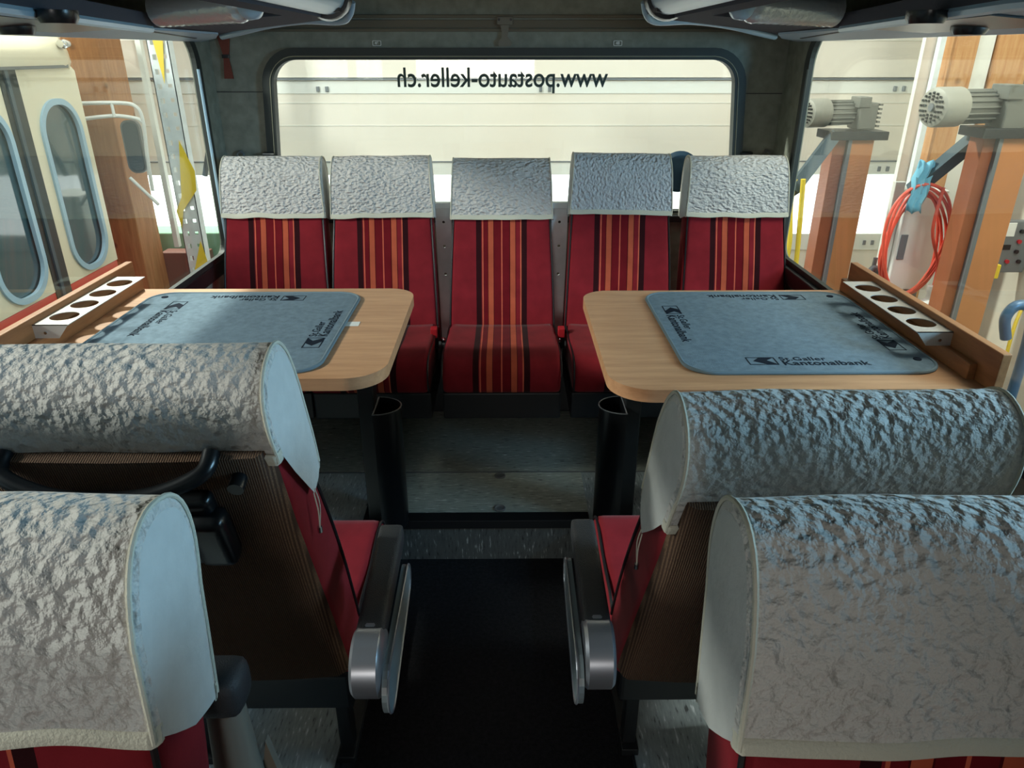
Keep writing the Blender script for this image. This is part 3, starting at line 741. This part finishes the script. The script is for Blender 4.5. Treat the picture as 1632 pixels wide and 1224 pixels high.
for x, lab in ((-1.125, 'small dark ring hook above the seat farthest left'), (1.155, 'small dark ring hook above the seat farthest right')):
    MBo = MB().tube([(x + .014*math.cos(t*PI/8), 3.285, 1.255 + .014*math.sin(t*PI/8)) for t in range(16)], .004, 8, closed=True).box((x - .006, 3.285, 1.262), (x + .006, 3.303, 1.274))
    tag(MBo.build('ring_hook', M_GREY, smooth=True), lab, 'hook')
# lettering on the rear window (made to be read from outside)
T = Matrix.Translation((.010, 3.316, 1.560)) @ Matrix.Rotation(PI/2, 4, 'X') @ Matrix.Scale(1.22, 4, (0, 1, 0))
wt_ = text_mesh('window_lettering', 'www.postauto-keller.ch', .088, mat('dark_green_lettering', (44, 62, 56), rough=.6), None, mirror=True, bold=.0012, T=T)
bb = [v.co.x for v in wt_.data.vertices]; sx = .885/(max(bb) - min(bb)); cxm = (max(bb) + min(bb))/2
for v in wt_.data.vertices: v.co.x = .010 + (v.co.x - cxm)*sx
tag(wt_, 'dark web address lettering on the rear window, seen mirrored', 'lettering')
# perforated brackets and buckles between the rear seats
for x, lab in ((-.237, 'pale perforated bracket on the left of the middle rear seat'), (.243, 'pale perforated bracket on the right of the middle rear seat')):
    r = empty('belt_bracket', (x, 3.02, .50)); tag(r, lab, 'bracket', None)
    hl = [circ(0, z, .006, 12) for z in (.30, .42, .52)]
    MB().plate([(-.026, 0), (.026, 0), (.034, .58), (-.034, .58)], hl, .004, lambda a, b, t: (a, t, b)).build('bracket_plate', M_GALV, r)
    MB().box((-.036, -.006, .575), (.036, .03, .60), .004).build('top_flange', M_GALV, r)
for x, lab in ((-.262, 'red belt buckle at the left rear corner of the middle cushion'), (.238, 'red belt buckle at the right rear corner of the middle cushion')):
    r = empty('belt_buckle', (x, 2.72, .50)); tag(r, lab, 'buckle', None)
    MB().box((-.014, -.016, .14), (.012, .012, .18), .004).build('buckle_button', M_BELT, r, rot=(.15, .0, 0))
    MB().box((-.016, -.014, .09), (.014, .012, .145), .004).build('buckle_body', M_BLKP, r, rot=(.15, .0, 0))
    MB().tube([(0, 0, .09), (0, .03, .03), (0, .06, -.02)], .006, 8).build('buckle_stalk', M_BLKP, r)
for x, lab in ((.232, 'chrome recline knob right of the middle rear cushion'), (-.228, 'chrome recline knob left of the middle rear cushion')):
    tag(MB().lathe([(0, 0), (.010, 0), (.012, .006), (.008, .016), (0, .018)], (x, 2.70, .625), (0, -1, 0), 14).build('recline_knob', M_CHR, smooth=True), lab, 'knob', 'chrome recline knobs')
tag(MB().lathe([(0, -.02), (.07, -.02), (.085, 0), (.07, .02), (0, .02)], (.755, 3.17, 1.20), (0, 1, 0), 30).build('round_cushion', M_DBL, smooth=True, angle=40), 'round dark blue pad behind the seat farthest right', 'pad')
for y, lab in ((2.40, 'metal floor ring, farther of the two on the rear platform'), (2.18, 'metal floor ring, nearer of the two at the step edge')):
    tag(MB().lathe([(.010, 0), (.020, 0), (.021, .004), (.017, .006), (.012, .003), (.010, .003)], (-.005, y + .01, PF + .0005), (0, 0, 1), 24).build('floor_ring', M_GREY, smooth=True), lab, 'ring')
# grey folded side unit of the nearest left seat
r = empty('folded_armrest', (-.315, .63, PF)); tag(r, 'folded armrest with black end and grey body beside the nearest left seat', 'armrest')
MB().box((-.045, -.01, .765), (.020, .05, .825), .02).build('armrest_end', M_BLKG, r, smooth=True, angle=40)
MB().tube([(-.01, .02, .78), (.0, .0, .60), (-.01, -.02, .42), (-.01, -.02, .0)], [.022, .032, .034, .03], 18).build('armrest_body', M_TAN, r, smooth=True)
MB().plate([(.03, .70), (.055, .55), (.075, .35), (.02, .30), (.01, .6)], [], .012, lambda a, b, t: (a, .02 + t, b)).build('side_board', mat('taupe_board', (104, 96, 84), rough=.7), r)
MB().box((.035, .0, .40), (.06, .02, .52), .006).build('release_lever', M_BLKP, r)

# ------------------------------------------------------------------ the garage outside
structure(MB().box((-6, -2.5, -1.0), (4.0, 6, -.9)), 'floor_garage', M_CONC)
structure(MB().box((3.15, -2.5, -.9), (3.25, 5.6, 3.2)), 'wall_garage_right', M_WALLW)
d = empty('sectional_door', (0, 5.3, -.9)); tag(d, 'cream sectional garage door with bright window strip behind the bus', 'garage door')
def D(mb, name, m, **k):
    o = mb.build(name, m, None, **k); o.parent = d; o.matrix_parent_inverse = Matrix.Translation(-Vector(d.location)); return o
DX0, DX1 = -2.9, 3.1
for z0, z1 in ((-.9, -.165), (-.155, .39), (.95, 1.49), (1.505, 2.05), (2.06, 2.6)):
    D(MB().box((DX0, 5.30, z0), (DX1, 5.35, z1), .004), 'door_section', M_DOOR)
for z in (1.20, 1.345, 1.73): D(MB().box((DX0, 5.297, z), (DX1, 5.3, z + .003)), 'section_groove', M_RAIL)
D(MB().box((DX0, 5.295, 1.405), (DX1, 5.31, 1.482), .003), 'seam_rail', M_RAIL)
D(MB().box((DX0, 5.29, .872), (DX1, 5.35, .958), .003), 'seam_rail', M_RAIL)
D(MB().box((DX0, 5.29, .33), (DX1, 5.35, .45), .003), 'seam_rail', M_RAIL)
D(MB().box((DX0, 5.285, 1.490), (DX1, 5.30, 1.502)), 'seam_gap', M_GREY)
D(MB().box((DX0, 5.285, .958), (DX1, 5.30, .966)), 'seam_gap', M_GREY)
D(MB().box((DX0, 5.31, .45), (DX1, 5.33, .875)), 'daylight_pane', M_DAY)
for x in (-2.3, -.1, 1.6): D(MB().box((x - .012, 5.285, .45), (x + .012, 5.31, .875)), 'pane_bar', M_RAIL)
for x in (-2.6, -1.2, .3, 1.75, 2.7):
    for z in (1.44, .915, .39):
        D(MB().box((x - .05, 5.28, z - .022), (x - .03, 5.296, z + .012), .002).box((x + .01, 5.28, z - .022), (x + .03, 5.296, z + .012), .002), 'hinge', M_GREY)
structure(MB().box((-6, 5.38, -.9), (6, 5.5, 3.4)), 'wall_garage_rear', M_WALLW)
tag(MB().box((-2.9, 5.05, -.9), (-1.95, 5.28, .52), .01).build('green_reflection', M_GREEN), 'sage green reflection built as a low block at the garage door, left of the bus', 'cabinet')  # green reflection on the door rail, put in as a solid block

# other bus on the left
bs = empty('parked_bus', (-2.3, 3.0, -.9)); tag(bs, 'cream and red old bus parked to the left, tall rounded door windows', 'bus')
def B(mb, name, m, **k):
    o = mb.build(name, m, None, **k); o.parent = bs; o.matrix_parent_inverse = Matrix.Translation(-Vector(bs.location)); return o
YZb = lambda x0: (lambda y, z, t: (x0 - t, y, z))
def ovalwin(y0, y1, z0=.565, z1=1.43, g=0): return rrect(y0 - g, z0 - g, y1 + g, z1 + g, min((y1 - y0)/2*.95, .16) + g, 10)
wins = [(3.86, 4.21), (3.24, 3.60), (2.30, 2.66), (1.70, 2.06)]
B(MB().plate([(3.76, .535), (4.29, .535), (4.29, 1.57), (4.25, 1.60), (3.76, 1.60)], [ovalwin(*wins[0])], .04, YZb(-2.3)), 'door_leaf', M_CREAM)
B(MB().plate([(3.12, .535), (3.635, .535), (3.635, 1.60), (3.12, 1.60)], [ovalwin(*wins[1])], .04, YZb(-2.3)), 'door_leaf', M_CREAM)
B(MB().plate([(1.0, .52), (3.04, .52), (3.04, 1.60), (1.0, 1.60)], [ovalwin(*wins[2]), ovalwin(*wins[3])], .04, YZb(-2.3)), 'body_side', M_CREAM)
for a, b in wins:
    B(MB().plate(ovalwin(a, b, g=.014), [ovalwin(a, b, g=-.016)], .02, YZb(-2.288)), 'window_rim', M_LIP)
    B(MB().plate(ovalwin(a, b, g=.004), [], .006, YZb(-2.315)), 'pane', M_BGLASS)
B(MB().box((-2.36, 3.63, .0), (-2.296, 3.765, 1.6)).box((-2.36, 3.0, .0), (-2.296, 3.125, 1.6)), 'door_gap_rubber', M_RUB)
B(MB().box((-2.30, 3.665, .0), (-2.285, 3.69, 1.6)), 'gap_strip', M_TEAL)
B(MB().box((-4.4, 1.0, -.55), (-2.302, 4.288, .535), .01), 'lower_body', M_COACHR)
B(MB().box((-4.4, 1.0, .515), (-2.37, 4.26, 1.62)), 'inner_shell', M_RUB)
B(MB().box((-2.302, 1.0, .40), (-2.292, 3.1, .435), .0), 'yellow_line', M_YELP)
# roof with a rounded edge and gutter
prof = [(-2.27, 1.60), (-2.255, 1.63), (-2.26, 1.68), (-2.29, 1.76), (-2.37, 1.85), (-2.55, 1.93), (-3.3, 1.98), (-4.4, 1.9), (-4.4, 1.6)]
rows = [[(x + ins*(-1 if x > -3 else 0), y, z - ins*.8) for x, z in prof] for y, ins in ((1.0, 0), (4.15, 0), (4.23, .02), (4.275, .06), (4.29, .11))]
n = len(prof); mb = MB(); fs = []
for i in range(len(rows) - 1):
    for k in range(n): fs.append((i*n + k, i*n + (k + 1) % n, (i + 1)*n + (k + 1) % n, (i + 1)*n + k))
fs += [tuple(range(n)), tuple((len(rows) - 1)*n + k for k in range(n))]
mb.add([p for r_ in rows for p in r_], fs); B(mb, 'roof', M_CREAM, smooth=True, angle=50)
B(MB().box((-2.31, 1.0, 1.585), (-2.275, 4.20, 1.606), .006), 'rain_gutter', M_GREY)
B(MB().lathe([(0, 0), (.018, .0), (.026, .02), (.018, .07), (0, .08)], (-2.24, 4.10, 1.70), (0, 1, 0), 18), 'marker_lamp', M_CHR, smooth=True)
# mirror arms
pts = smoothpath([(-2.42, 4.45, 1.395), (-2.2, 4.5, 1.395), (-2.11, 4.5, 1.375), (-2.085, 4.5, 1.30), (-2.10, 4.5, 1.1), (-2.11, 4.5, .90)], 6)
B(MB().tube(pts, .011, 8).tube(smoothpath([(-2.42, 4.45, 1.31), (-2.25, 4.5, 1.325), (-2.12, 4.5, 1.31), (-2.09, 4.5, 1.29)], 5), .011, 8).cyl((-2.24, 4.49, 1.32), (-2.24, 4.49, 1.40), .009, 8), 'mirror_arm', M_WHI, smooth=True)
B(MB().plate(rrect(-2.235, 1.0, -2.125, 1.30, .045), [], .03, lambda x, z, t: (x, 4.52 + t, z)), 'mirror_housing', M_GREY)
B(MB().plate(rrect(-2.225, 1.01, -2.135, 1.29, .04), [], .003, lambda x, z, t: (x, 4.515 + t, z)), 'mirror_glass', M_TEAL)
B(MB().tube(smoothpath([(-2.22, 4.48, .98), (-2.15, 4.48, .90), (-2.08, 4.48, .82)], 4), .010, 8), 'lower_bracket', M_WHI)

# posts, rack upright and tape at the left
tag(MB().box((-2.58, 4.62, -.9), (-2.31, 4.90, 3.2), .01).build('timber_post', M_GLU), 'wide brown knotty timber post beyond the parked bus', 'post')
tag(MB().box((-2.145, 4.72, .50), (-2.115, 4.76, 3.2)).build('door_track', M_RAIL), 'thin white vertical track right of the brown post', 'track')
def rackpost(name, x, y, w_, label):
    o = MB(); cols = [0, .16, .36, .66, .84, 1]; z = -.9
    while z < 3.1:
        for i in range(5):
            hgt = .028 if i == 1 else (.02 if i == 3 else 0)
            o.box((x + w_*cols[i], y, z), (x + w_*cols[i + 1], y + .004, z + .075 - hgt))
        z += .075
    o.box((x, y, -.9), (x + .004, y + .07, 3.1)).box((x + w_ - .004, y, -.9), (x + w_, y + .07, 3.1))
    return tag(o.build(name, M_GALV), label, 'rack upright')
rackpost('rack_upright', -1.935, 4.40, .115, 'perforated galvanised rack upright wound with yellow and white tape')
br_ = MB().tube([(-1.79, 4.75, 2.2), (-1.72, 4.75, 1.45), (-1.88, 4.75, .95)], .018, 6)
tag(br_.build('rack_brace', M_GREY), 'grey diagonal brace right of the perforated upright', 'brace')
# the tape spirals around the upright
tape = empty('barrier_tape', (-1.88, 4.38, -.9)); tag(tape, 'yellow and white barrier tape wound around the perforated upright', 'tape')
def TP(pts, m, nm):
    o = MB().plate(pts, [], .002, lambda a, z, t: (a, 4.388 + t, z)).build(nm, m, None); o.parent = tape; o.matrix_parent_inverse = Matrix.Translation(-Vector(tape.location))
TP([(-1.90, 1.78), (-1.83, 1.78), (-1.872, 1.50)], M_YEL, 'tape_band')
TP([(-1.94, .80), (-1.895, .88), (-1.85, 1.20), (-1.79, 1.03), (-1.80, .92), (-1.90, .80), (-1.925, .70)], M_YEL, 'tape_band')
TP([(-1.925, .36), (-1.83, .62), (-1.795, .42), (-1.90, .28)], M_YEL, 'tape_band')
tg = MB().box((-1.84, 4.9, -.9), (-1.60, 5.2, .80), .01)
tag(tg.build('white_box', M_WHI), 'white box standing in front of the garage door, left of the rear seats', 'box')
tag(MB().box((-2.33, 4.9, -.1), (-2.02, 5.02, .42), .01).build('red_cabinet', mat('rust_red_paint', (112, 76, 66), rough=.6)), 'dull brown-red cabinet below the green block, left side', 'cabinet')

# lift columns on the right
def lift(x, y, w1, w2, zt, label, rot=0):
    r = empty('lift_column', (x, y, -.9)); tag(r, label, 'lift column', None); H = zt + .9
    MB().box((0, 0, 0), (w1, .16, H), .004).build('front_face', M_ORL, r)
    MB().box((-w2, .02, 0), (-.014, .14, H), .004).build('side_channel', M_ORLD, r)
    MB().box((-.016, -.008, 0), (.004, .05, H)).build('edge_rail', M_GREY, r)
    MB().box((-w2 - .04, -.03, H), (w1 + .06, .18, H + .045), .004).build('top_plate', M_BLK, r)
    return r
c1 = lift(1.93, 4.2, .13, .085, 1.22, 'orange lift column farther back, nearer the rear window')
c2 = lift(2.375, 3.6, .15, .072, 1.29, 'orange lift column in front, large in the right side window')
def motor(loc, s, label):
    r = empty('lift_motor', loc); tag(r, label, 'motor', None)
    dx = Vector((1, .28, 0)).normalized()
    MB().lathe([(.0, .0), (.055*s, .0), (.072*s, .008), (.076*s, .02), (.076*s, .12*s), (.0, .12*s)], (-.19*s, 0, 0), dx, 30).build('fan_cover', M_MOTL, r, smooth=True, angle=40)
    vn = MB(); u = Vector((0, 0, 1)); b = dx.cross(u); c = Vector((-.193*s, 0, 0))
    for rr, nn in ((.030, 9), (.042, 13), (.054, 17)):
        for k in range(nn):
            a = 2*PI*k/nn; p = c + (u*math.cos(a) + b*math.sin(a))*rr*s; vn.cyl(p - dx*.003, p + dx*.006, .0048*s, 8)
    vn.build('air_slots', M_BLKP, r)
    MB().cyl(Vector((-.196*s, 0, 0)), Vector((-.19*s, 0, 0)), .016*s, 14).build('hub', M_GREY, r)
    fins = MB(); p0 = Vector((-.07*s, 0, 0)) + dx*.0
    fins.cyl(Vector((-.19*s, 0, 0)) + dx*.12*s, Vector((-.19*s, 0, 0)) + dx*.30*s, .058*s, 24)
    for k in range(16):
        a = 2*PI*k/16; u = Vector((0, 0, 1)); b = dx.cross(u); o_ = (u*math.cos(a) + b*math.sin(a))
        fins.tube([Vector((-.19*s, 0, 0)) + dx*.12*s + o_*.062*s, Vector((-.19*s, 0, 0)) + dx*.29*s + o_*.062*s], .005*s, 5)
    fins.build('finned_body', M_MOT, r, smooth=True, angle=40)
    MB().box((.085*s, -.03*s, .03*s), (.15*s, .09*s, .085*s), .006).build('terminal_box', M_MOT, r)
    g = MB().box((.10*s, -.02, -.085*s), (.20*s, .12, .055*s), .012); 
    for k in range(6): g.box((.20*s, -.03, -.07*s + k*.022*s), (.215*s, .13, -.06*s + k*.022*s))
    g.build('gearbox', M_MOT, r)
    return r
motor((1.86, 4.24, 1.355), 1.0, 'small grey motor on the farther orange lift column')
motor((2.24, 3.62, 1.425), 1.18, 'large motor with pale round fan cover on the front lift column')
tag(MB().tube([(2.55, 3.66, 1.43), (2.75, 3.7, 1.44)], .07, 20).build('lift_motor', M_MOT, smooth=True, angle=40), 'grey motor at the right edge of the picture, beside the large one', 'motor')
for a, b, lab in (((1.60, 4.06, .98), (1.84, 4.22, 1.24), 'dark teal sloping strut left of the farther lift column'), ((2.20, 3.94, 1.0), (2.36, 3.74, 1.30), 'dark teal sloping strut under the large motor')):
    dv = Vector(b) - Vector(a); mb = MB(); mb.tube([Vector(a) - dv*.05, b], .045, 4)
    tag(mb.build('lift_strut', M_TEAL), lab, 'strut')
# hanging box, hoses, cables
cb = empty('control_box', (2.30, 4.0, .42)); tag(cb, 'white wall unit behind the coiled red hose', 'control box')
MB().box((-.10, 0, .0), (.13, .14, .56), .012).build('box_body', M_WHI, cb)
MB().box((-.16, .03, -1.32), (-.105, .06, .60), .004).build('back_plate', M_RAIL, cb)
MB().box((-.085, -.006, .18), (-.045, .0, .32), .003).build('button_panel', M_GRYP, cb)
MB().box((-.03, -.02, -.10), (.07, .06, -.005), .008).build('connector', M_GREY, cb)
hs = MB()
for k in range(5):
    e = k*.014; pts = []
    for t in range(16):
        a = 2*PI*t/16; pts.append((2.215 + e*.4 + (.165 - e*.3)*math.cos(a) + .02*math.sin(a*2 + k), 3.86 + .012*k, .735 + (.30 - e*.5)*math.sin(a) - .01*k))
    hs.tube(smoothpath(pts, 4, True), .0085, 8, closed=True)
hs.tube(smoothpath([(2.30, 3.85, 1.02), (2.29, 3.84, .8), (2.36, 3.84, .62), (2.345, 3.80, .50)], 6), .0085, 8)
tag(hs.build('coiled_hose', M_HOSE, smooth=True), 'coral red hose hanging in loops in the right side window', 'hose')
tag(MB().lathe([(0, 0), (.045, 0), (.052, .012), (.050, .03), (.030, .045), (.024, .075), (.032, .09), (.03, .12), (0, .125)], (2.345, 3.80, .385), (0, 0, 1), 20).build('cable_plug', M_WHI, smooth=True, angle=40), 'white round plug hanging below the red hose', 'plug')
tag(MB().tube(smoothpath([(2.05, 3.95, .5), (2.07, 3.95, .56), (2.10, 3.95, .55), (2.12, 3.95, .50)], 6), .018, 10).tube([(2.08, 3.96, .62), (2.07, 3.96, .35)], .012, 8).build('air_valve', M_GREY, smooth=True), 'small grey air valve under the white wall unit', 'valve')
pb = MB(); vs = []
for i in range(9):
    for j in range(7):
        vs.append((2.145 + .09*i/8 - .02*j/6 + .006*math.sin(j*2.2), 3.86 + .012*math.sin(i*1.9 + j), 1.15 - .26*j/6 + .01*math.sin(i*1.3)))
pb.add(vs, [(i*7 + j, i*7 + j + 1, (i + 1)*7 + j + 1, (i + 1)*7 + j) for i in range(8) for j in range(6)])
pt = pb.build('paper_towel', M_PAPB, smooth=True); tag(pt, 'light blue paper towel above the coiled red hose', 'towel'); pt.modifiers.new('thickness', 'SOLIDIFY').thickness = .004
tag(MB().tube(smoothpath([(1.60, 4.06, 1.03), (1.585, 4.03, .9), (1.60, 4.0, .7), (1.60, 4.0, .5), (1.63, 4.0, .40), (1.655, 4.0, .55), (1.64, 4.0, .8), (1.62, 4.0, 1.04)], 6), .014, 8).build('yellow_hose', M_YEL, smooth=True), 'yellow hose hanging beside the rear edge of the right side window', 'hose')
# timber posts and the switch panel on the right
for x, w_, lab in ((2.56, .13, 'light orange timber post behind the large motor'), (2.80, .20, 'light orange timber post at the right edge of the picture')):
    tag(MB().box((x, 4.5, -.9), (x + w_, 4.7, 3.2), .006).build('timber_post', M_ORW), lab, 'post', None)
tag(MB().box((2.47, 4.5, -.9), (2.50, 4.54, 3.2)).build('door_track', M_GALV), 'thin metal vertical track left of the orange timber posts', 'track')
tag(MB().box((2.70, 4.52, -.9), (2.79, 4.56, 3.2)).build('door_track', M_RAIL), 'white vertical board between the orange timber posts', 'track')
tag(MB().box((2.50, 4.72, -.9), (3.14, 4.76, 3.2)).build('wall_board', M_RAIL), 'white board behind the orange timber posts', 'board')
sp = empty('switch_panel', (3.0, 4.25, .42)); tag(sp, 'grey switch panel with a yellow box in the right side window', 'switch panel')
MB().box((-.10, 0, .03), (.14, .05, .34), .008).build('panel_body', M_GREY, sp)
MB().box((-.07, -.006, .25), (.02, 0, .33), .002).build('white_sticker', M_WHI, sp)
MB().box((-.11, -.03, .0), (-.02, .0, .085), .006).build('yellow_box', M_YEL, sp)
for k, (a, b) in enumerate(((.06, .28), (.06, .22), (.06, .16), (.02, .10), (.09, .10))):
    MB().cyl((a, 0, b), (a, -.014, b), .012, 12).build('push_button', M_BELT if k % 2 else M_BLKP, sp)
MB().box((-.05, -.004, .17), (.02, 0, .20)).build('display', M_BLKP, sp)
tag(MB().tube(smoothpath([(2.93, 4.2, .43), (2.90, 4.2, .30), (2.82, 4.15, .15), (2.74, 4.1, -.1), (2.72, 4.1, -.4)], 6), .006, 6).build('dark_cable', M_BLKP, smooth=True), 'thin dark cable below the switch panel', 'cable')
tag(MB().tube(smoothpath([(3.12, 4.0, .50), (2.98, 3.95, .33), (2.93, 3.9, .10), (2.96, 3.9, -.2), (2.98, 3.9, -.6)], 6), .010, 8).build('yellow_cable', M_YEL, smooth=True), 'pale yellow cable hanging on the right wall', 'cable')
tag(MB().tube(smoothpath([(1.94, 2.6, .66), (1.915, 2.6, .74), (1.94, 2.6, .79), (1.99, 2.6, .785), (2.02, 2.6, .72), (2.03, 2.6, .4), (2.02, 2.6, -.9)], 6), .020, 12).build('bent_tube', M_BLUEB, smooth=True), 'steel blue bent tube standing outside the right window', 'tube')
